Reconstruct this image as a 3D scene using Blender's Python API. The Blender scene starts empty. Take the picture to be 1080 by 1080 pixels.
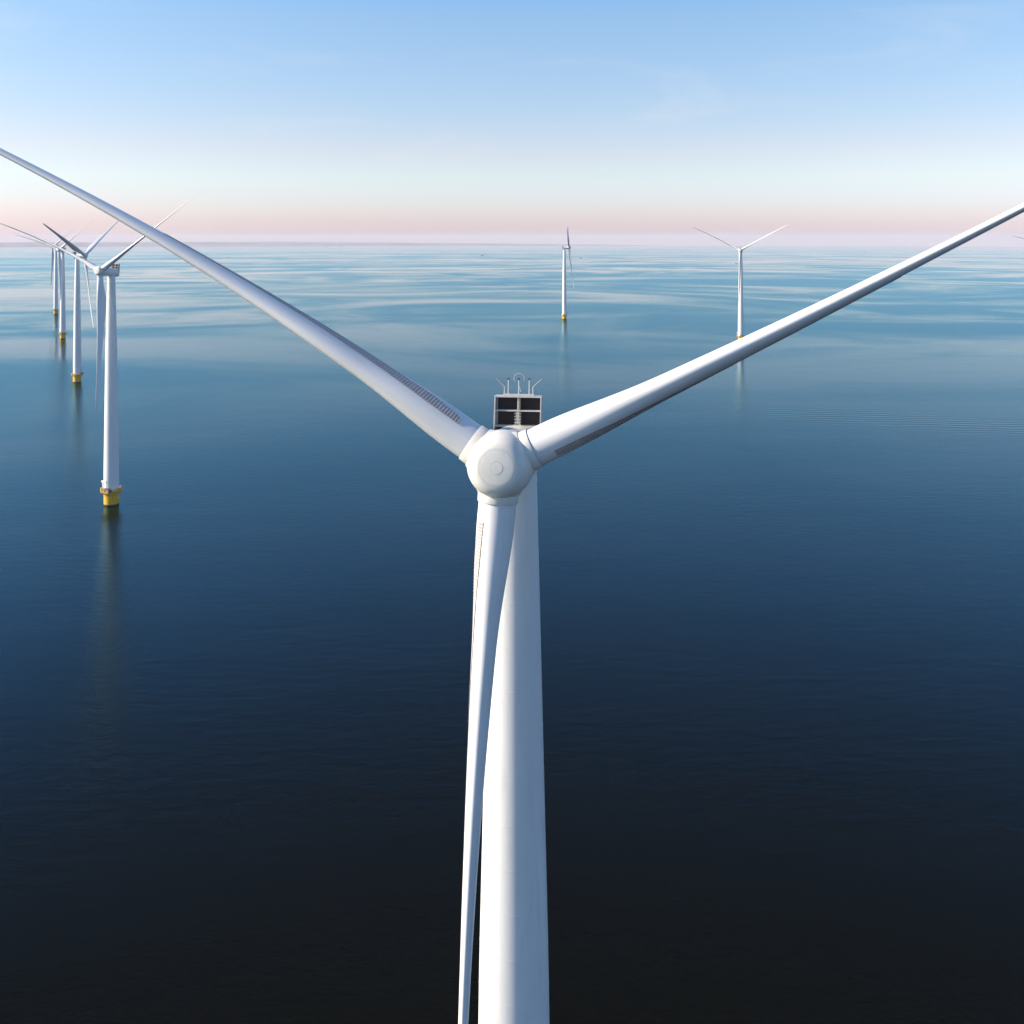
import bpy, bmesh, math, random
from mathutils import Matrix, Vector, noise
R = math.radians
random.seed(4)
S = bpy.context.scene
COL = S.collection

# ------------------------------------------------------------ camera
CAM_H = 107.6
cam_d = bpy.data.cameras.new('camera')
cam = bpy.data.objects.new('camera', cam_d)
COL.objects.link(cam)
cam.location = (0, 0, CAM_H)
cam.rotation_euler = (R(90), 0, 0)
cam_d.sensor_width = 36
cam_d.lens = 36
cam_d.shift_y = -(540 - 250) / 1080
cam_d.clip_start = 0.5
cam_d.clip_end = 90000
S.camera = cam

# ------------------------------------------------------------ sky and sun
SUN_EL, SUN_AZ = 29.5, 182.8          # azimuth of the sun in the XY plane, degrees from +X
w = bpy.data.worlds.new('World')
S.world = w
w.use_nodes = True
nt = w.node_tree
nt.nodes.clear()
out = nt.nodes.new('ShaderNodeOutputWorld')
bg = nt.nodes.new('ShaderNodeBackground')
sky = nt.nodes.new('ShaderNodeTexSky')
sky.sky_type = 'NISHITA'
sky.sun_disc = False
sky.sun_elevation = R(SUN_EL)
sky.sun_rotation = R(90 - SUN_AZ)
sky.altitude = 100
sky.air_density = 1.0
sky.dust_density = 0.7
sky.ozone_density = 3.0
tc = nt.nodes.new('ShaderNodeTexCoord')
sep = nt.nodes.new('ShaderNodeSeparateXYZ')
nt.links.new(tc.outputs['Generated'], sep.inputs[0])
mr = nt.nodes.new('ShaderNodeMapRange')
mr.inputs['From Min'].default_value = -0.02
mr.inputs['From Max'].default_value = 1.0
nt.links.new(sep.outputs['Z'], mr.inputs['Value'])
ramp = nt.nodes.new('ShaderNodeValToRGB')     # lilac belt over the horizon; unseen upper sky shaped to tint water, fill shade
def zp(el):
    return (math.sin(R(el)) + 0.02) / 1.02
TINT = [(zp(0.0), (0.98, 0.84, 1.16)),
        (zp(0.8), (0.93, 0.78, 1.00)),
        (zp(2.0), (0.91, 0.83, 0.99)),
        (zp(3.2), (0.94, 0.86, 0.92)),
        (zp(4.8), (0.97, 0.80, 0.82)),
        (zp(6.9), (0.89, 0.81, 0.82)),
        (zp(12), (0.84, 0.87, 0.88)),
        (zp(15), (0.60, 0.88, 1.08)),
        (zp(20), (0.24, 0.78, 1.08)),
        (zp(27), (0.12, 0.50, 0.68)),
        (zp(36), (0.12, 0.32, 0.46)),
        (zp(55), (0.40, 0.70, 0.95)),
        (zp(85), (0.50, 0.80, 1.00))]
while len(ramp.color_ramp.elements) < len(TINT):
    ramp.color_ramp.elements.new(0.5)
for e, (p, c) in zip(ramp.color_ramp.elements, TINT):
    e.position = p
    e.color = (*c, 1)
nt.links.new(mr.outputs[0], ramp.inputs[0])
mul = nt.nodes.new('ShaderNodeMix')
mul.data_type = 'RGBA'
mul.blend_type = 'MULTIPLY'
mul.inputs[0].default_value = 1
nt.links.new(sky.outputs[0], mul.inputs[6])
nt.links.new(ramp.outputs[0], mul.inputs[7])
# a breath of high thin cloud
cm = nt.nodes.new('ShaderNodeMapping')
cm.inputs['Scale'].default_value = (1.6, 1.6, 9)
cm.inputs['Rotation'].default_value = (0.12, 0.05, 0.4)
nt.links.new(tc.outputs['Generated'], cm.inputs[0])
cn = nt.nodes.new('ShaderNodeTexNoise')
cn.inputs['Scale'].default_value = 2.2
cn.inputs['Detail'].default_value = 7
cn.inputs['Roughness'].default_value = 0.6
cn.inputs['Distortion'].default_value = 0.7
nt.links.new(cm.outputs[0], cn.inputs['Vector'])
cr = nt.nodes.new('ShaderNodeMapRange')
cr.interpolation_type = 'SMOOTHSTEP'
for k_, v_ in zip(('From Min', 'From Max', 'To Min', 'To Max'), (0.50, 0.78, 0.0, 0.20)):
    cr.inputs[k_].default_value = v_
nt.links.new(cn.outputs[0], cr.inputs['Value'])
cl = nt.nodes.new('ShaderNodeMix')
cl.data_type = 'RGBA'
nt.links.new(cr.outputs[0], cl.inputs[0])
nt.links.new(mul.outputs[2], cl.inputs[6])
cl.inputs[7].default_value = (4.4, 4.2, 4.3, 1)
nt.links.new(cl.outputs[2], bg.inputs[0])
bg.inputs[1].default_value = 0.135
nt.links.new(bg.outputs[0], out.inputs[0])

sun_d = bpy.data.lights.new('sun', 'SUN')
sun_d.energy = 5.0
sun_d.angle = R(0.5)
sun_d.color = (1.0, 0.84, 0.68)
sun = bpy.data.objects.new('sun', sun_d)
COL.objects.link(sun)
sd = Vector((math.cos(R(SUN_EL)) * math.cos(R(SUN_AZ)), math.cos(R(SUN_EL)) * math.sin(R(SUN_AZ)), math.sin(R(SUN_EL))))
sun.rotation_euler = sd.to_track_quat('Z', 'Y').to_euler()

S.view_settings.view_transform = 'Standard'
S.view_settings.look = 'None'
S.view_settings.gamma = 1
S.view_settings.exposure = 0.65
S.render.engine = 'CYCLES'
S.cycles.max_bounces = 6
S.cycles.volume_bounces = 3
S.cycles.use_denoising = True

# ------------------------------------------------------------ materials
def newmat(name):
    m = bpy.data.materials.new(name)
    m.use_nodes = True
    return m, m.node_tree, m.node_tree.nodes['Principled BSDF']

def paint(name, col, rough=0.4, var=0.06, scale=0.6, metallic=0, stretch=(1, 1, 1), coat=0.0, streak=0.0):
    m, t, p = newmat(name)
    p.inputs['Roughness'].default_value = rough
    p.inputs['Metallic'].default_value = metallic
    p.inputs['Coat Weight'].default_value = coat
    co = t.nodes.new('ShaderNodeTexCoord')
    mp = t.nodes.new('ShaderNodeMapping')
    mp.inputs['Scale'].default_value = [scale * s for s in stretch]
    n = t.nodes.new('ShaderNodeTexNoise')
    n.inputs['Scale'].default_value = 1
    n.inputs['Detail'].default_value = 7
    n.inputs['Roughness'].default_value = 0.6
    r = t.nodes.new('ShaderNodeMapRange')
    r.inputs['From Min'].default_value = 0.3
    r.inputs['From Max'].default_value = 0.7
    r.inputs['To Min'].default_value = 1 - var
    r.inputs['To Max'].default_value = 1
    mx = t.nodes.new('ShaderNodeMix')
    mx.data_type = 'RGBA'
    mx.blend_type = 'MULTIPLY'
    mx.inputs[0].default_value = 1
    mx.inputs[6].default_value = (*col, 1)
    t.links.new(co.outputs['Object'], mp.inputs[0])
    t.links.new(mp.outputs[0], n.inputs['Vector'])
    t.links.new(n.outputs[0], r.inputs[0])
    t.links.new(r.outputs[0], mx.inputs[7])
    if streak:
        g = t.nodes.new('ShaderNodeTexNoise')
        g.inputs['Scale'].default_value = 3.5
        g.inputs['Detail'].default_value = 9
        g.inputs['Roughness'].default_value = 0.72
        g.inputs['Distortion'].default_value = 0.5
        t.links.new(mp.outputs[0], g.inputs['Vector'])
        gr = t.nodes.new('ShaderNodeMapRange')
        for k, v in zip(('From Min', 'From Max', 'To Min', 'To Max'), (0.52, 0.72, 0.0, 0.30)):
            gr.inputs[k].default_value = v
        t.links.new(g.outputs[0], gr.inputs[0])
        m2 = t.nodes.new('ShaderNodeMix')
        m2.data_type = 'RGBA'
        m2.inputs[7].default_value = (0.50, 0.47, 0.42, 1)
        t.links.new(gr.outputs[0], m2.inputs[0])
        t.links.new(mx.outputs[2], m2.inputs[6])
        mx = m2
    t.links.new(mx.outputs[2], p.inputs['Base Color'])
    if streak:
        n2 = t.nodes.new('ShaderNodeTexNoise')
        n2.inputs['Scale'].default_value = 6
        n2.inputs['Detail'].default_value = 3
        t.links.new(mp.outputs[0], n2.inputs['Vector'])
        r2 = t.nodes.new('ShaderNodeMapRange')
        r2.inputs['To Min'].default_value = rough - streak
        r2.inputs['To Max'].default_value = rough + streak
        t.links.new(n2.outputs[0], r2.inputs[0])
        t.links.new(r2.outputs[0], p.inputs['Roughness'])
    return m

M = {
    'tower': paint('tower_white_paint', (0.80, 0.79, 0.76), 0.42, 0.07, 0.35, stretch=(1.6, 1.6, 0.25), streak=0.08),
    'blade': paint('blade_gelcoat', (0.80, 0.79, 0.77), 0.34, 0.08, 0.5, stretch=(2, 2, 0.25), streak=0.08),
    'hub': paint('hub_fibreglass', (0.80, 0.77, 0.69), 0.38, 0.08, 0.9, streak=0.06),
    'gap': paint('joint_gap', (0.16, 0.16, 0.17), 0.8, 0.3, 4),
    'seam': paint('seam_sealant', (0.62, 0.62, 0.60), 0.6, 0.2, 6),
    'panel': paint('vortex_strip', (0.54, 0.47, 0.44), 0.6, 0.25, 3),
    'edge': paint('strip_edge', (0.12, 0.09, 0.09), 0.7, 0.2, 3),
    'radiator': paint('radiator_fins', (0.075, 0.052, 0.046), 0.6, 0.5, 7, stretch=(0.3, 0.3, 6)),
    'frame': paint('frame_galvanised', (0.62, 0.60, 0.57), 0.45, 0.15, 3),
    'metal': paint('mast_metal', (0.5, 0.49, 0.48), 0.4, 0.2, 8),
    'dark': paint('dark_rubber', (0.05, 0.05, 0.055), 0.6, 0.3, 8),
    'yellow': paint('marine_yellow', (0.88, 0.46, 0.010), 0.45, 0.25, 0.7, stretch=(2, 2, 0.5)),
    'algae': paint('tide_mark', (0.035, 0.035, 0.025), 0.7, 0.5, 1.5),
    'grate': paint('deck_grating', (0.50, 0.36, 0.10), 0.7, 0.3, 4),
    'box': paint('equipment_grey', (0.45, 0.46, 0.46), 0.5, 0.2, 2),
    'boatwhite': paint('boat_white', (0.8, 0.8, 0.8), 0.4, 0.1, 1),
    'boatdark': paint('boat_dark', (0.06, 0.07, 0.09), 0.5, 0.2, 1),
    'land': paint('far_land', (0.25, 0.26, 0.30), 0.9, 0.5, 0.002, stretch=(1, 1, 4)),
}

# ------------------------------------------------------------ mesh helpers
def finish(name, bm, mats, parent=None, smooth=True, angle=35):
    me = bpy.data.meshes.new(name)
    bmesh.ops.remove_doubles(bm, verts=bm.verts, dist=1e-5)
    bmesh.ops.recalc_face_normals(bm, faces=bm.faces)
    bm.to_mesh(me)
    bm.free()
    for m in (mats if isinstance(mats, (list, tuple)) else [mats]):
        me.materials.append(m)
    if smooth:
        me.shade_smooth()
        me.set_sharp_from_angle(angle=R(angle))
    o = bpy.data.objects.new(name, me)
    COL.objects.link(o)
    o.parent = parent
    return o

def box(bm, c, s, mat=0, M4=None):
    mt = Matrix.Translation(c) @ Matrix.Diagonal((*s, 1))
    if M4 is not None:
        mt = M4 @ mt
    r = bmesh.ops.create_cube(bm, size=1, matrix=mt)
    for f in {f for v in r['verts'] for f in v.link_faces}:
        f.material_index = mat

def lathe(bm, prof, seg=48, mat=0, M4=Matrix(), cap=(True, True), y_axis=False):
    """prof: (radius, height, material?) turned about Z (or about Y when y_axis)."""
    rings = []
    for p in prof:
        r, h = p[0], p[1]
        ring = []
        for i in range(seg):
            a = 2 * math.pi * i / seg
            v = Vector((r * math.cos(a), h, r * math.sin(a))) if y_axis else Vector((r * math.cos(a), r * math.sin(a), h))
            ring.append(bm.verts.new(M4 @ v))
        rings.append(ring)
    for k in range(len(rings) - 1):
        mi = prof[k][2] if len(prof[k]) > 2 else mat
        for i in range(seg):
            j = (i + 1) % seg
            f = bm.faces.new((rings[k][i], rings[k][j], rings[k + 1][j], rings[k + 1][i]))
            f.material_index = mi
    if cap[0]:
        bm.faces.new(rings[0]).material_index = mat
    if cap[1]:
        bm.faces.new(rings[-1]).material_index = mat

def tube(bm, pts, r, seg=8, mat=0, M4=Matrix()):
    pts = [Vector(p) for p in pts]
    rings = []
    for i, p in enumerate(pts):
        d = (pts[min(i + 1, len(pts) - 1)] - pts[max(i - 1, 0)]).normalized()
        a = d.orthogonal().normalized() if i == 0 else (a - d * a.dot(d)).normalized()
        b = d.cross(a)
        rr = r[i] if isinstance(r, (list, tuple)) else r
        rings.append([bm.verts.new(M4 @ (p + (a * math.cos(2 * math.pi * k / seg) + b * math.sin(2 * math.pi * k / seg)) * rr)) for k in range(seg)])
    for k in range(len(rings) - 1):
        for i in range(seg):
            j = (i + 1) % seg
            bm.faces.new((rings[k][i], rings[k][j], rings[k + 1][j], rings[k + 1][i])).material_index = mat
    bm.faces.new(rings[0]).material_index = mat
    bm.faces.new(rings[-1]).material_index = mat

def interp(tab, x):
    if x <= tab[0][0]:
        return tab[0][1]
    for (x0, y0), (x1, y1) in zip(tab, tab[1:]):
        if x <= x1:
            t = (x - x0) / (x1 - x0)
            return y0 + (y1 - y0) * t
    return tab[-1][1]

def smooth_interp(tab, x, h=1.2):
    return sum(interp(tab, x + d * h) for d in (-1, -.5, 0, .5, 1)) / 5

# ------------------------------------------------------------ water (one sheet out to the horizon)
RAD = 3.1e6                       # the lake surface bends away with the earth
def wz(x, y):
    return -(x * x + y * y) / (2 * RAD)

bm = bmesh.new()
radii = [0.0] + [3 * (27500 / 3) ** (i / 179) for i in range(180)]
SEG = 288
prev = None
for r in radii:
    if r == 0:
        prev = [bm.verts.new((0, 0, 0))]
        continue
    ring = [bm.verts.new((r * math.sin(2 * math.pi * i / SEG), r * math.cos(2 * math.pi * i / SEG), -r * r / (2 * RAD))) for i in range(SEG)]
    for i in range(SEG):
        j = (i + 1) % SEG
        if len(prev) == 1:
            bm.faces.new((prev[0], ring[j], ring[i]))
        else:
            bm.faces.new((prev[i], prev[j], ring[j], ring[i]))
    prev = ring
mw, t, p = newmat('lake_water')
t.nodes.remove(p)
N = t.nodes.new
L = t.links.new
geo = N('ShaderNodeNewGeometry')
def mapping(scale, rot=0, loc=(0, 0, 0)):
    m_ = N('ShaderNodeMapping')
    m_.inputs['Scale'].default_value = scale
    m_.inputs['Rotation'].default_value = (0, 0, rot)
    m_.inputs['Location'].default_value = loc
    L(geo.outputs['Position'], m_.inputs[0])
    return m_
def noise_tex(mp_, detail, rough, dist=0, scale=1):
    n_ = N('ShaderNodeTexNoise')
    n_.inputs['Scale'].default_value = scale
    n_.inputs['Detail'].default_value = detail
    n_.inputs['Roughness'].default_value = rough
    n_.inputs['Distortion'].default_value = dist
    L(mp_.outputs[0], n_.inputs['Vector'])
    return n_
def rng(src, a, b, c, d, smooth=False):
    m_ = N('ShaderNodeMapRange')
    if smooth:
        m_.interpolation_type = 'SMOOTHSTEP'
    for k, v in zip(('From Min', 'From Max', 'To Min', 'To Max'), (a, b, c, d)):
        m_.inputs[k].default_value = v
    L(src, m_.inputs['Value'])
    return m_
def math_(op, a, b):
    m_ = N('ShaderNodeMath')
    m_.operation = op
    for i, s in enumerate((a, b)):
        if isinstance(s, (int, float)):
            m_.inputs[i].default_value = s
        else:
            L(s, m_.inputs[i])
    return m_.outputs[0]
# calm and wind-ruffled patches, hundreds of metres across
patch = noise_tex(mapping((1 / 620, 1 / 480, 1), R(20), (3.1, 1.7, 0)), 7, 0.56, 1.6)
patch2 = noise_tex(mapping((1 / 3000, 1 / 2200, 1), R(-20), (0.4, 9.2, 0)), 5, 0.55, 0.9)
pm = math_('ADD', math_('MULTIPLY', patch.outputs[0], 0.6), math_('MULTIPLY', patch2.outputs[0], 0.4))
calm0 = rng(pm, 0.41, 0.60, 1.0, 0.0, True)        # 1 calm, 0 ruffled
dist = N('ShaderNodeVectorMath')
dist.operation = 'LENGTH'
L(geo.outputs['Position'], dist.inputs[0])
wind = rng(dist.outputs['Value'], 300, 1500, 0.20, 1.0, True)   # a breeze lies over the nearer water
calm = N('ShaderNodeMath')
calm.operation = 'MULTIPLY'
L(calm0.outputs[0], calm.inputs[0])
L(wind.outputs[0], calm.inputs[1])
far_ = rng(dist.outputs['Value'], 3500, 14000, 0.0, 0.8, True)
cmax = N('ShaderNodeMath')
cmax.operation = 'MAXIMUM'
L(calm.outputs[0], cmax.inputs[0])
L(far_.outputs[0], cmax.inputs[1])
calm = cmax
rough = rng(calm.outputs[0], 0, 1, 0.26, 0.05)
# ripples: capillary waves, wavelets and a low swell, in metres
r1 = noise_tex(mapping((0.9, 1.5, 1), R(14)), 4, 0.6)
r2 = noise_tex(mapping((0.16, 0.32, 1), R(-8)), 3, 0.55, 0.4)
r3 = noise_tex(mapping((0.02, 0.045, 1), R(9)), 3, 0.5, 0.3)
hsum = math_('ADD', math_('MULTIPLY', r1.outputs[0], 0.06), math_('MULTIPLY', r2.outputs[0], 0.15))
hsum = math_('ADD', hsum, math_('MULTIPLY', r3.outputs[0], 0.18))
# a spent boat wake: parallel crests crossing the right half
sp = N('ShaderNodeSeparateXYZ')
L(geo.outputs['Position'], sp.inputs[0])
bend = math_('MULTIPLY', math_('SINE', math_('MULTIPLY', sp.outputs[0], 0.018), 0), 9)
dl = math_('SUBTRACT', math_('ADD', math_('MULTIPLY', sp.outputs[0], 0.45), math_('MULTIPLY', sp.outputs[1], 0.893)), 0.45 * 283 + 0.893 * 567)
dl = math_('ADD', dl, bend)
near_ = rng(math_('ABSOLUTE', dl, 0), 0, 42, 1.0, 0.0, True)
side = rng(sp.outputs[0], 60, 240, 0.0, 1.0, True)
crest = math_('SINE', math_('ADD', math_('ADD', math_('MULTIPLY', r3.outputs[0], 9.0), math_('MULTIPLY', r2.outputs[0], 2.5)), math_('ADD', math_('MULTIPLY', sp.outputs[0], 0.10), math_('MULTIPLY', sp.outputs[1], 0.86))), 0)
wake = math_('MULTIPLY', math_('MULTIPLY', near_.outputs[0], side.outputs[0]), math_('MULTIPLY', crest, 0.10))
hgt = math_('ADD', hsum, wake)
bp = N('ShaderNodeBump')
bp.inputs['Strength'].default_value = 0.55
bp.inputs['Distance'].default_value = 1.0
L(hgt, bp.inputs['Height'])
# dark clear lake: a little light from the depth under a wind-roughened reflecting surface
deep = N('ShaderNodeBsdfDiffuse')
deep.inputs['Color'].default_value = (0.0022, 0.0028, 0.0018, 1)
gl = N('ShaderNodeBsdfGlossy')
gl.distribution = 'BECKMANN'
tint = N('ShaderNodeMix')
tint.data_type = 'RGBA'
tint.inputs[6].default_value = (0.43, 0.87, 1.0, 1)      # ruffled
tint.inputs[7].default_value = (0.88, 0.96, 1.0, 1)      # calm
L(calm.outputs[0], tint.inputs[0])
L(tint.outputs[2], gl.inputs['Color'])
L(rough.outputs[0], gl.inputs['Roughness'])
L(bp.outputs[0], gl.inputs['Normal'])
fr = N('ShaderNodeFresnel')
fr.inputs['IOR'].default_value = 1.333
L(bp.outputs[0], fr.inputs['Normal'])
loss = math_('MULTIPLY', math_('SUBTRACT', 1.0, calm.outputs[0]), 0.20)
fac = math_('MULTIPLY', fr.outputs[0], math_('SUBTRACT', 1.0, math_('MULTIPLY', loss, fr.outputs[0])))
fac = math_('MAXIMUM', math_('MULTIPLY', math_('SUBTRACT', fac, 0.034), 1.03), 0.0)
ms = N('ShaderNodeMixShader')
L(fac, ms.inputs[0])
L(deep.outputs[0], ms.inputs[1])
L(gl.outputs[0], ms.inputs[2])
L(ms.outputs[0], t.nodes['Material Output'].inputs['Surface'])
water = finish('water', bm, mw, smooth=True, angle=180)
water['kind'] = 'structure'

# ------------------------------------------------------------ far shore, low land on the left of the horizon
bm = bmesh.new()
prev = None
NS = 260
for i in range(NS + 1):
    f_ = i / NS
    az = R(-36 + 44 * f_)
    fade = min(1, (1 - f_) * 2.2)
    top_z = -96 + 4 + 92 * fade ** 0.8 * (0.93 + 0.07 * noise.noise(Vector((f_ * 22, 0, 0)))) + 2.5 * noise.noise(Vector((f_ * 120, 4, 0)))
    sec = []
    for d, zz in ((23600, -95), (23900, top_z * 1.0), (24900, top_z - 2), (25600, -115)):
        sec.append(bm.verts.new((d * math.sin(az), d * math.cos(az), zz)))
    if prev:
        for k in range(3):
            bm.faces.new((prev[k], sec[k], sec[k + 1], prev[k + 1]))
    prev = sec
shore = finish('far_shore', bm, M['land'])
shore['kind'] = 'structure'

# ------------------------------------------------------------ wind turbine parts (front of the rotor faces -Y)
HUB_Z, OVER, TILT = 94.08, 6.3, -6.0
ROT = Matrix.Translation((0, -OVER, HUB_Z)) @ Matrix.Rotation(R(TILT), 4, 'X')

CH = [(1.8, 2.22), (3.0, 2.24), (5, 2.55), (8, 3.35), (11, 3.95), (14, 3.85), (20, 3.1), (28, 2.35), (36, 1.75), (44, 1.35), (50, 1.0), (53, 0.7), (54, 0.2)]
TH = [(1.8, 2.24), (3.5, 2.27), (6, 2.22), (8.5, 2.05), (12, 1.80), (16, 1.52), (22, 1.14), (28, .84), (34, .62), (44, .38), (50, .24), (54, .06)]
TW = [(2, 6), (10, 7), (20, 4), (35, 1), (54, -1)]

SAG = 0.0
def section(r, a, off=0.0):
    c, th = smooth_interp(CH, r), smooth_interp(TH, r)
    s = min(1, max(0, (r - 3) / 8)); s = s * s * (3 - 2 * s)
    rear = 0.5 - 0.5 * math.cos(a)
    x = th / 2 * math.sin(a) * (1 - 0.62 * s * rear ** 1.3)
    x *= 1 if math.sin(a) > 0 else (1 - 0.15 * s)
    y = -math.cos(a) * c / 2 + c * 0.16 * s
    if off:
        n = Vector((math.sin(a) / max(th, .05), -math.cos(a) / max(c, .05))).normalized()
        x += n.x * off
        y += n.y * off
    tw = -R(smooth_interp(TW, r))
    X = x * math.cos(tw) - y * math.sin(tw)
    Y = x * math.sin(tw) + y * math.cos(tw)
    q = (max(0, r - 4) / 50) ** 2
    return Vector((X - SAG * q, Y - 1.6 * q, r))

def blade_mesh():
    bm = bmesh.new()
    rs = [1.95 + 0.35 * i for i in range(8)] + [4.8 + i * 0.8 for i in range(60)]
    rs = [r for r in rs if r < 52.6] + [53.0, 53.4, 53.7, 53.9, 54.0]
    NA = 40
    rings = [[bm.verts.new(section(r, 2 * math.pi * k / NA)) for k in range(NA)] for r in rs]
    for q in range(len(rings) - 1):
        for k in range(NA):
            j = (k + 1) % NA
            bm.faces.new((rings[q][k], rings[q][j], rings[q + 1][j], rings[q + 1][k]))
    bm.faces.new(rings[0]); bm.faces.new(rings[-1])
    return bm

def strip_mesh():
    """ribbed add-on strip along the clockwise flank of the blade, running out into a thin edge line"""
    bm = bmesh.new()
    def a0(r): return interp([(3.3, 38), (5.8, 41), (9, 50), (14, 62), (22, 74), (30, 80)], r)
    def a1(r): return interp([(3.3, 60), (5.8, 78), (9, 88), (14, 94), (22, 92), (30, 90)], r)
    prev, r, k = None, 3.35, 0
    while r < 26:
        ribs = r < 15
        h = (0.045 if k % 4 in (1, 2) else 0.008) if ribs else 0.02
        A, B = R(a0(r)), R(a1(r))
        row = [bm.verts.new(section(r, A, -0.02)), bm.verts.new(section(r, A, 0.035))]
        for q in range(1, 5):
            row.append(bm.verts.new(section(r, A + (B - A) * q / 5, h)))
        row += [bm.verts.new(section(r, B, 0.03)), bm.verts.new(section(r, B, -0.02))]
        if prev:
            for q in range(len(row) - 1):
                f = bm.faces.new((prev[q], row[q], row[q + 1], prev[q + 1]))
                f.material_index = 1 if q == 0 else 0
        else:
            bm.faces.new(row)
        prev = row
        r += 0.05 if ribs else 0.6
        k += 1
    bm.faces.new(prev)
    return bm

def collar_mesh():
    bm = bmesh.new()
    lathe(bm, [(1.10, 1.70), (1.21, 1.715), (1.225, 1.73), (1.205, 2.22), (1.195, 2.235, 1), (1.15, 2.22, 1), (1.12, 2.21)], 56, cap=(False, False))
    return bm

def hub_mesh(phases):
    bm = bmesh.new()
    prof = [(1.35, 1.75), (1.80, 1.65), (1.92, 1.2), (1.98, 0.5), (1.99, -0.1), (1.97, -0.55), (1.90, -0.98), (1.79, -1.32), (1.65, -1.58), (1.50, -1.76), (1.38, -1.86), (1.27, -1.92), (1.16, -1.957), (1.06, -1.982)]
    # flattened nose with a fine seam ring and a small round hatch
    prof += [(1.045, -1.985), (1.04, -1.979, 1), (1.022, -1.982, 1), (1.017, -1.991), (0.963, -2.000), (0.7, -2.022), (0.385, -2.036), (0.38, -2.028, 1), (0.368, -2.028, 1), (0.363, -2.046), (0.2, -2.05), (0.05, -2.05)]
    lathe(bm, prof, 72, y_axis=True)
    for i in range(36):                      # bolts round the seam
        a = 2 * math.pi * i / 36
        box(bm, (1.10 * math.cos(a), -1.972, 1.10 * math.sin(a)), (0.035, 0.022, 0.035), 1)
    for ph in phases:                        # blade sockets
        Mb = Matrix.Rotation(R(90 - ph), 4, 'Y')
        lathe(bm, [(1.60, 0.7), (1.54, 1.1), (1.40, 1.45), (1.30, 1.66), (1.28, 1.69), (1.25, 1.70, 1), (1.18, 1.712)], 56, M4=Mb, cap=(False, True))
    return bm

TOWER_TOP = 91.9
def tower_mesh():
    bm = bmesh.new()
    z0, z1 = 5.75, TOWER_TOP
    def rad(z): return interp([(6, 2.92), (14, 2.90), (60, 2.28), (93, 1.48)], z)
    prof = [(rad(z0) + .10, z0), (rad(z0) + .10, z0 + .2), (rad(z0), z0 + .22)]
    z = z0 + 2.2
    while z < z1 - 1:
        r = rad(z)
        prof += [(r, z - .03), (r + .006, z - .015), (r + .006, z + .015), (r, z + .03)]
        z += 2.82
    prof += [(rad(z1 - .4), z1 - .4), (rad(z1) + .03, z1 - .38), (rad(z1) + .03, z1)]
    lathe(bm, prof, 96)
    return bm

def monopile_mesh():
    bm = bmesh.new()
    lathe(bm, [(2.86, -3.5, 1), (2.86, 0.55, 1), (2.87, 0.56), (2.87, 3.9), (2.97, 3.92), (2.97, 4.2), (2.85, 4.22), (2.85, 5.4)], 64)
    # boat landing: two fender tubes with a ladder, on the far right side
    for dx in (-.55, .55):
        tube(bm, [(dx, 3.0, 4.5), (dx, 3.7, 3.9), (dx, 3.7, -1)], .16)
    for k in range(10):
        tube(bm, [(-.3, 3.55, k * .42), (.3, 3.55, k * .42)], .03, 5)
    return bm

def platform_mesh():
    bm = bmesh.new()
    ang = [R(22.5 + 45 * i) for i in range(8)]
    for (ra, rb, za, zb) in ((4.35, 4.35, 5.4, 5.6),):
        outer = [[bm.verts.new((ra * math.cos(a), ra * math.sin(a), z)) for a in ang] for z in (za, zb)]
        inner = [[bm.verts.new((2.8 * math.cos(a), 2.8 * math.sin(a), z)) for a in ang] for z in (za, zb)]
        for i in range(8):
            j = (i + 1) % 8
            bm.faces.new((outer[0][i], outer[0][j], outer[1][j], outer[1][i]))
            bm.faces.new((outer[1][i], outer[1][j], inner[1][j], inner[1][i]))
            bm.faces.new((outer[0][i], outer[0][j], inner[0][j], inner[0][i]))
    for a in ang:                            # brackets
        tube(bm, [(2.8 * math.cos(a), 2.8 * math.sin(a), 4.3), (4.1 * math.cos(a), 4.1 * math.sin(a), 5.4)], .12, 6)
    return bm

def railing_mesh():
    bm = bmesh.new()
    rr = 4.28
    ang = [22.5 + 45 * i for i in range(8)]
    P = [Vector((rr * math.cos(R(a)), rr * math.sin(R(a)), 5.6)) for a in ang]
    for i in range(8):
        a, b = P[i], P[(i + 1) % 8]
        for h in (.45, .85, 1.2):
            tube(bm, [a + Vector((0, 0, h)), b + Vector((0, 0, h))], .045, 6)
        for k in range(3):
            q = a.lerp(b, k / 3)
            tube(bm, [q, q + Vector((0, 0, 1.2))], .05, 6)
        q = (a + b) / 2
        d = (b - a)
        box(bm, (0, 0, .12), (d.length, .04, .24), 0, Matrix.Translation(q) @ Matrix.Rotation(math.atan2(d.y, d.x), 4, 'Z'))
    # solid wind screens on the two side bays
    for a in (0, 180):
        q = Vector((rr * .93 * math.cos(R(a)), rr * .93 * math.sin(R(a)), 6.25))
        box(bm, (0, 0, 0), (.06, 3.0, 1.3), 0, Matrix.Translation(q) @ Matrix.Rotation(R(a), 4, 'Z'))
    return bm

def crane_mesh():
    bm = bmesh.new()
    b = Vector((-3.5, -.9, 5.55))
    tube(bm, [b, b + Vector((0, 0, 3.4))], .14, 10)
    tube(bm, [b + Vector((-.35, 0, 3.75)), b + Vector((.0, 0, 3.6)), b + Vector((1.2, -1.6, 3.1)), b + Vector((2.3, -2.1, 2.2))], .09, 8)
    box(bm, b + Vector((-.1, 0, 3.7)), (.75, .6, .75))
    tube(bm, [b + Vector((2.3, -2.1, 2.2)), b + Vector((2.3, -2.1, 1.0))], .03, 6)
    return bm

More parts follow.
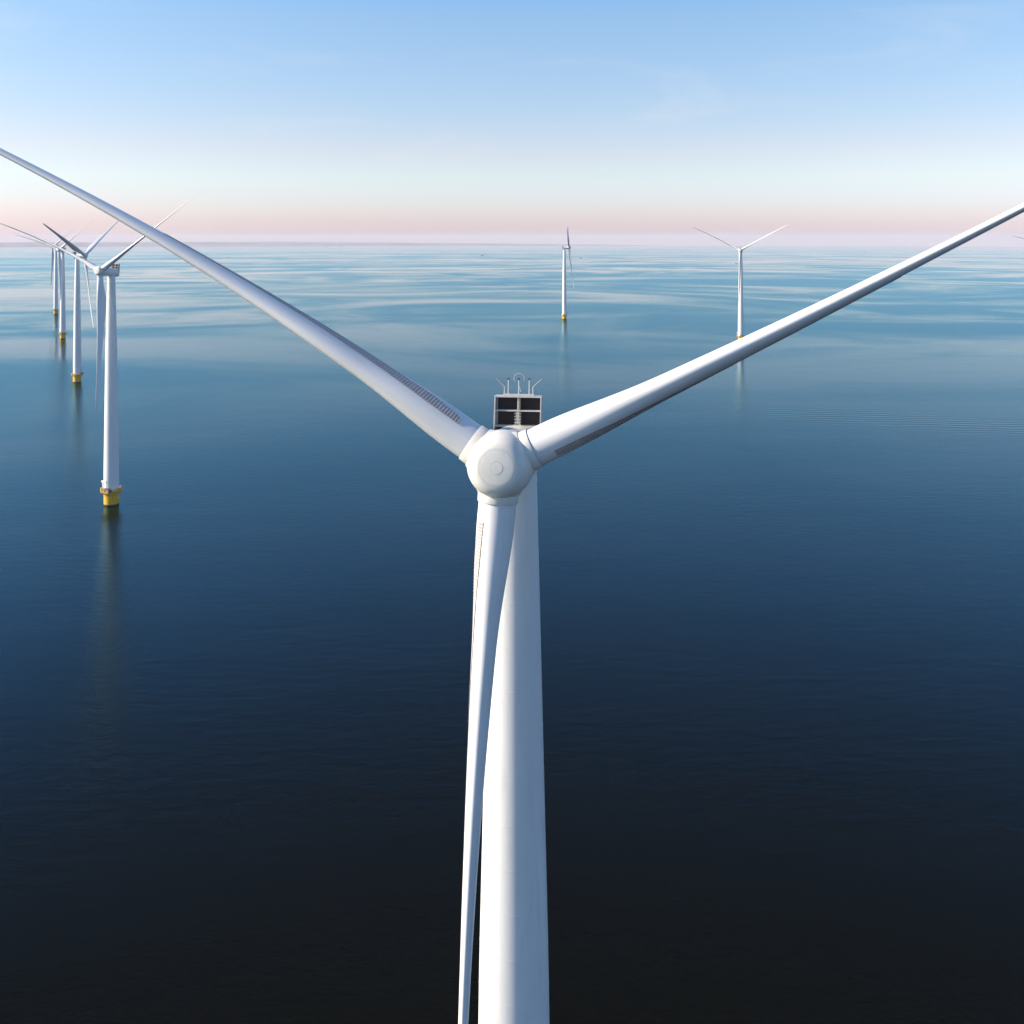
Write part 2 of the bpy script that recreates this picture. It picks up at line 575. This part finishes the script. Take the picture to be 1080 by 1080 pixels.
def cabinet_mesh():
    bm = bmesh.new()
    box(bm, (.6, -3.4, 6.35), (2.2, .8, 1.45))
    box(bm, (.6, -3.45, 7.14), (2.7, 1.1, .13), 1)
    box(bm, (-.1, -3.83, 6.3), (.5, .06, 1.1), 1)
    box(bm, (2.2, -3.0, 6.1), (.7, .6, 1.0), 1)
    tube(bm, [(.3, -3.2, 7.2), (.3, -3.2, 9.6)], .05, 6, 1)
    box(bm, (.3, -3.2, 9.7), (.35, .35, .35), 1)
    return bm

def nacelle_mesh():
    bm = bmesh.new()
    # axis along Y (rotor frame, hub centre at 0): generator drum, then the canopy back over the tower
    lathe(bm, [(1.30, 1.5), (1.50, 1.72), (1.78, 1.80), (1.80, 1.9), (1.80, 3.2), (1.78, 3.3), (1.66, 3.34), (1.66, 3.42)], 72, y_axis=True, cap=(False, False))
    prof = []
    for y, s in ((3.40, .96), (3.6, .99), (4.2, 1.0), (6.5, 1.0), (8.6, 1.0), (8.9, .98), (9.0, .93)):
        ring = []
        for k in range(64):
            a = 2 * math.pi * k / 64
            e = 2 / 2.7
            cx, cz = math.cos(a), math.sin(a)
            ring.append(bm.verts.new((1.68 * s * math.copysign(abs(cx) ** e, cx), y, 1.66 * s * math.copysign(abs(cz) ** e, cz) - .02)))
        prof.append(ring)
    for q in range(len(prof) - 1):
        for k in range(64):
            j = (k + 1) % 64
            bm.faces.new((prof[q][k], prof[q][j], prof[q + 1][j], prof[q + 1][k]))
    bm.faces.new(prof[0]); bm.faces.new(prof[-1])
    # yaw collar onto the tower
    inv = Matrix.Rotation(R(-TILT), 4, 'X')
    lathe(bm, [(1.50, -2.35), (1.50, -1.1)], 48, M4=inv @ Matrix.Translation((0, OVER + .0, 0)), cap=(True, False))
    return bm

CY = 8.75          # cooler, distance behind the hub centre along the shaft
CW, CB, CT = 3.14, 1.55, 3.62   # width, bottom, top above the shaft
def cooler_frame_mesh():
    bm = bmesh.new()
    for s in (-1, 1):                         # tapered side plates reaching down the nacelle flank
        x = s * CW / 2
        pts = [(CY - .55, CT), (CY + .45, CT), (CY + .45, -1.3), (CY - .3, -1.3), (CY - 1.0, .9)]
        a = [bm.verts.new((x - .035, y, z)) for y, z in pts]
        b = [bm.verts.new((x + .035, y, z)) for y, z in pts]
        bm.faces.new(a); bm.faces.new(b)
        for i in range(5):
            j = (i + 1) % 5
            bm.faces.new((a[i], a[j], b[j], b[i]))
    W = CW - .074
    box(bm, (0, CY - .05, CT - .06), (W, 1.0, .12))
    box(bm, (0, CY - .10, (CB + CT) / 2 + .02), (W, .72, .09))
    box(bm, (0, CY - .06, CB + .02), (W, .86, .10))
    mid = (CB + CT) / 2 + .02
    box(bm, (0, CY - .12, (mid + CT) / 2 - .02), (.10, .68, CT - mid - .17))
    box(bm, (0, CY - .12, (mid + CB) / 2 + .01), (.10, .68, mid - CB - .16))
    # backing wall closing the rear of the nacelle
    box(bm, (0, CY + .40, (CB - 1.2) / 2), (W, .08, CB + 1.1))
    return bm

def radiator_mesh(sx, lvl):
    bm = bmesh.new()
    mid = (CB + CT) / 2 + .02
    z0, z1 = (mid + .06, CT - .14) if lvl else (CB + .09, mid - .07)
    x0, x1 = (.08, CW / 2 - .08)
    cx, cz = sx * (x0 + x1) / 2, (z0 + z1) / 2
    w_, h_ = x1 - x0, z1 - z0
    box(bm, (cx, CY + .18, cz), (w_, .12, h_))
    n = 14
    for k in range(n):                        # fins
        box(bm, (cx, CY + .09, z0 + h_ * (k + .5) / n), (w_ - .04, .06, .018))
    box(bm, (cx - w_ / 2 + .03, CY + .05, cz), (.05, .16, h_), 1)
    return bm

def mast_mesh(kind):
    bm = bmesh.new()
    if kind == 'straight':
        tube(bm, [(0, 0, 0), (0, 0, 1.0)], .035, 6)
        box(bm, (0, 0, 1.03), (.13, .13, .10), 1)
        box(bm, (0, 0, .03), (.12, .12, .06))
    elif kind == 'bent':
        tube(bm, [(0, 0, 0), (0, 0, .48), (.10, 0, .60), (.60, 0, 1.05)], [.05, .045, .03, .022], 6)
        box(bm, (0, 0, .03), (.14, .12, .06))
    else:                                     # loop aerial
        pts = [(.36 * math.cos(R(a)), 0, .36 * math.sin(R(a)) + 1.05) for a in range(-40, 231, 15)]
        tube(bm, pts, .016, 6)
        tube(bm, [(.12, 0, .15), (.0, 0, .66)], .02, 6)
    return bm

def ladder_mesh():
    bm = bmesh.new()
    y = CY - .52
    for dx in (-.13, .13):
        tube(bm, [(dx, y, CB - .1), (dx * .6, y, CB + .95)], .028, 6)
    for k in range(4):
        tube(bm, [(-.24, y - .02, CB + .28 + .2 * k), (.24, y - .02, CB + .28 + .2 * k)], .03, 6)
    tube(bm, [(-.34, y - .1, CB - .05), (0, y, CB + .35), (.34, y - .1, CB - .05)], .035, 6)
    return bm

def fall_anchor_mesh():
    bm = bmesh.new()
    for s in (-1, 1):
        box(bm, (s * .62, CY - .75, CB - .06), (.5, .3, .10))
        box(bm, (s * .5, CY - .9, CB - .15), (.14, .3, .2))
    box(bm, (0, CY - .62, CB - .09), (1.3, .06, .05))
    return bm

def cable_tray_mesh():
    bm = bmesh.new()
    box(bm, (.10, CY - .42, CT - .60), (.06, .05, .75))
    return bm

SAG_DATA = {}
def make_turbine(name_):
    root = bpy.data.objects.new('wind_turbine', None)
    COL.objects.link(root)
    root.empty_display_size = 5
    fnd = finish('foundation', monopile_mesh(), [M['yellow'], M['algae']], root)
    pf = finish('platform', platform_mesh(), M['grate'], root)
    finish('railing', railing_mesh(), M['yellow'], pf)
    finish('davit_crane', crane_mesh(), M['boatwhite'], pf)
    finish('cabinet', cabinet_mesh(), [M['box'], M['dark']], pf)
    finish('tower', tower_mesh(), M['tower'], root, angle=18)
    nac = finish('nacelle', nacelle_mesh(), M['hub'], root, angle=40)
    nac.matrix_local = ROT
    cf = finish('cooler_frame', cooler_frame_mesh(), M['frame'], root)
    cf.matrix_local = ROT
    for sx in (-1, 1):
        for lvl in (0, 1):
            finish('radiator', radiator_mesh(sx, lvl), [M['radiator'], M['box']], cf)
    box_bm = bmesh.new()
    box(box_bm, (0, CY - .1, CT + .05), (2.1, .35, .09))
    finish('mast_rail', box_bm, M['frame'], cf)
    for x in (-.72, 0, .72):
        o = finish('mast', mast_mesh('straight'), [M['frame'], M['dark']], cf)
        o.location = (x, CY - .1, CT + .09)
    for s in (-1, 1):
        o = finish('lightning_rod', mast_mesh('bent'), M['metal'], cf)
        o.location = (s * .98, CY - .1, CT + .09)
        o.rotation_euler = (0, 0, 0 if s > 0 else math.pi)
    o = finish('aerial_loop', mast_mesh('loop'), M['frame'], cf)
    o.location = (0, CY + .05, CT + .09)
    finish('ladder', ladder_mesh(), M['metal'], cf)
    finish('fall_anchor', fall_anchor_mesh(), M['yellow'], cf)
    finish('cable_tray', cable_tray_mesh(), M['yellow'], cf)
    hub = finish('hub', hub_mesh((90, 210, 330)), [M['hub'], M['seam']], root, angle=28)
    global SAG
    for SAG in (5.2, 2.6, 1.2):
        for bmx, mm, an in ((blade_mesh(), M['blade'], 60), (strip_mesh(), [M['panel'], M['edge']], 25)):
            o = finish('blade', bmx, mm, None, angle=an)
            SAG_DATA.setdefault(SAG, []).append(o.data)
            bpy.data.objects.remove(o)
    SAG = 0.0
    bl = finish('blade', blade_mesh(), M['blade'], root, angle=60)
    finish('vortex_strip', strip_mesh(), [M['panel'], M['edge']], bl, angle=25)
    finish('root_collar', collar_mesh(), [M['hub'], M['gap']], bl)
    return root

proto = make_turbine('wind_turbine')

def copy_child(o, parent):
    c = o.copy()
    COL.objects.link(c)
    c.parent = parent
    c.matrix_parent_inverse = o.matrix_parent_inverse.copy()
    for ch in list(kids.get(o, [])):
        copy_child(ch, c)
    return c

kids = {}
for o in list(COL.objects):
    if o.parent:
        kids.setdefault(o.parent, []).append(o)

def pose(root, kid_list, phase, px, Z, yaw, pitch, label):
    x = (px - 540) * Z / 1080
    root.location = (x, Z, wz(x, Z))
    root.rotation_euler = (0, 0, R(yaw))
    root['label'] = label
    root['category'] = 'wind turbine'
    root['group'] = 'wind turbines standing in the lake'
    bl = [k for k in kid_list if k.name.startswith('blade')][0]
    hb = [k for k in kid_list if k.name.startswith('hub')][0]
    hb.matrix_local = ROT @ Matrix.Rotation(R(90 - phase), 4, 'Y')
    for i in (2, 1, 0):
        b, subs = bl, [c for c in COL.objects if c.parent == bl]
        if i:
            b = bl.copy()
            COL.objects.link(b)
            b.parent = root
            new = []
            for s in subs:
                c = s.copy()
                COL.objects.link(c)
                c.parent = b
                new.append(c)
            subs = new
        a = (phase + 120 * i) % 360
        sag = 0                                 # blades bow under their weight
        if 120 < a < 200 and pitch < 50:
            sag = 5.2
        elif root == proto:
            sag = 2.6 if a > 200 else 1.2
            a -= 0.7 if a > 200 else 0
        b.matrix_local = ROT @ Matrix.Rotation(R(90 - a), 4, 'Y') @ Matrix.Rotation(R(pitch), 4, 'Z')
        if sag:
            b.data = SAG_DATA[sag][0]
            for c in subs:
                if c.name.startswith('vortex_strip'):
                    c.data = SAG_DATA[sag][1]

proto_blade = [k for k in kids[proto] if k.name.startswith('blade')][0]
# phase: one blade's angle from image right, seen from the front; px: tower column in the photo; Z: distance
TURB = [
    (146.3, 542.0, 67.3, -7.1, 0, 'white three bladed turbine filling the foreground, its round hub facing the camera in the middle'),
    (155.0, 117.4, 412, -19, 28, 'nearest turbine of the left row, its blade tips reaching behind the huge foreground blade'),
    (151.0, 81.5, 760, 78, 28, 'turbine second in the left row, its rotor turned away to the right of its tower'),
    (159.0, 66.2, 1086, -14, 28, 'turbine third in the left row, just right of the smallest one of that row'),
    (155, 58.9, 1440, -20, 28, 'smallest and farthest turbine at the far left of the left row'),
    (150.0, 595.2, 1346, 87.5, 60, 'distant turbine with its rotor edge-on, one blade slanting down right of its tower'),
    (150.0, 781.3, 1056, -19, 28, 'distant turbine with two blades spread in a wide Y above the right foreground blade'),
    (159.0, 1109, 1450, -22, 28, 'turbine beyond the right picture edge, only one dark blade tip showing'),
]
sets = []
for i in range(1, len(TURB)):
    r = proto.copy()
    COL.objects.link(r)
    ks = [copy_child(k, r) for k in kids[proto]]
    sets.append((r, ks))
pose(proto, kids[proto], *TURB[0])
for (r, ks), T in zip(sets, TURB[1:]):
    pose(r, ks, *T)

# ------------------------------------------------------------ boats
def at(px, d):
    x = (px - 540) * d / 1080
    return Vector((x, d, wz(x, d)))

def boat_hull(bm, Lh, W, H, mat=0):
    rings = []
    for k in range(9):
        t_ = k / 8
        y = (t_ - .5) * Lh
        wv = W / 2 * (1 - max(0, (t_ - .45) / .55) ** 2) * (.85 + .15 * min(1, t_ * 4)) + .02
        hh = H * (1 + .35 * t_ ** 2)
        rings.append([bm.verts.new(q) for q in ((y, -wv, hh), (y, -wv * .75, -.3), (y, 0, -.5), (y, wv * .75, -.3), (y, wv, hh))])
    for a, b in zip(rings, rings[1:]):
        for q in range(4):
            bm.faces.new((a[q], b[q], b[q + 1], a[q + 1])).material_index = mat
        bm.faces.new((a[0], a[4], b[4], b[0])).material_index = mat
    bm.faces.new(rings[0]); bm.faces.new(rings[-1])

def boat(name_, px, d, Lh, hull, cab, rot, label, cat, sail=False):
    root = bpy.data.objects.new(name_, None)
    COL.objects.link(root)
    root.location = at(px, d)
    root.rotation_euler = (0, 0, rot)
    root['label'] = label
    root['category'] = cat
    bm = bmesh.new(); boat_hull(bm, Lh, Lh * .28, Lh * .09)
    finish('hull', bm, M[hull], root)
    bm = bmesh.new()
    box(bm, (-Lh * .08, 0, Lh * .14), (Lh * .34, Lh * .17, Lh * .10))
    box(bm, (-Lh * .12, 0, Lh * .21), (Lh * .18, Lh * .14, Lh * .06))
    finish('cabin', bm, M[cab], root)
    bm = bmesh.new()
    tube(bm, [(-Lh * .05, 0, Lh * .2), (-Lh * .05, 0, Lh * (.95 if sail else .4))], Lh * .012, 6)
    finish('mast', bm, M['metal'], root)
    return root

boat('motor_boat', 508.7, 6350, 19, 'boatdark', 'boatdark', .1, 'tiny dark boat far out on the water above the turbine cooler', 'boat')
boat('motor_boat', 612.8, 5500, 14, 'boatdark', 'boatdark', .3, 'tiny dark boat just right of the edge-on turbine', 'boat')
boat('motor_boat', 241.7, 5900, 10, 'boatdark', 'boatdark', .8, 'small dark speck of a boat far out above the left foreground blade', 'boat')
boat('motor_boat', 776.4, 4320, 13, 'boatwhite', 'boatwhite', .1, 'white boat just left of the tower of the Y shaped turbine', 'boat')
boat('motor_boat', 785.6, 4150, 7, 'boatwhite', 'boatwhite', 1.0, 'smaller white boat just right of the tower of the Y shaped turbine', 'boat')

# far building on the shore
sb = bpy.data.objects.new('shore_building', None)
COL.objects.link(sb)
sb.location = ((353.5 - 540) * 23300 / 1080, 23300, -88)
sb['label'] = 'pale long building with a thin chimney on the far left shore at the horizon'
sb['category'] = 'building'
bm = bmesh.new()
box(bm, (0, 0, 24), (150, 60, 48))
box(bm, (20, 0, 56), (90, 45, 18))
for k in range(7):
    box(bm, (-60 + 20 * k, -30.6, 20), (9, 1, 14))
finish('wall', bm, M['boatwhite'], sb)
bm = bmesh.new()
lathe(bm, [(6, 0), (4, 120)], 16, M4=Matrix.Translation((85, 0, 0)))
finish('chimney', bm, M['box'], sb)

# ------------------------------------------------------------ haze
bm = bmesh.new()
HB = 28500
box(bm, (0, 0, 16), (2 * HB, 2 * HB, 284))      # z from -126 to 158; the curved lake edge lies at -122
mh, t, p = newmat('haze_air')
t.nodes.remove(p)
pv = t.nodes.new('ShaderNodeVolumePrincipled')
pv.inputs['Color'].default_value = (0.95, 0.93, 1.0, 1)
pv.inputs['Density'].default_value = 3.4e-5
pv.inputs['Anisotropy'].default_value = 0.0
t.links.new(pv.outputs[0], t.nodes['Material Output'].inputs['Volume'])
hz = finish('haze', bm, mh, smooth=False)
hz['kind'] = 'stuff'
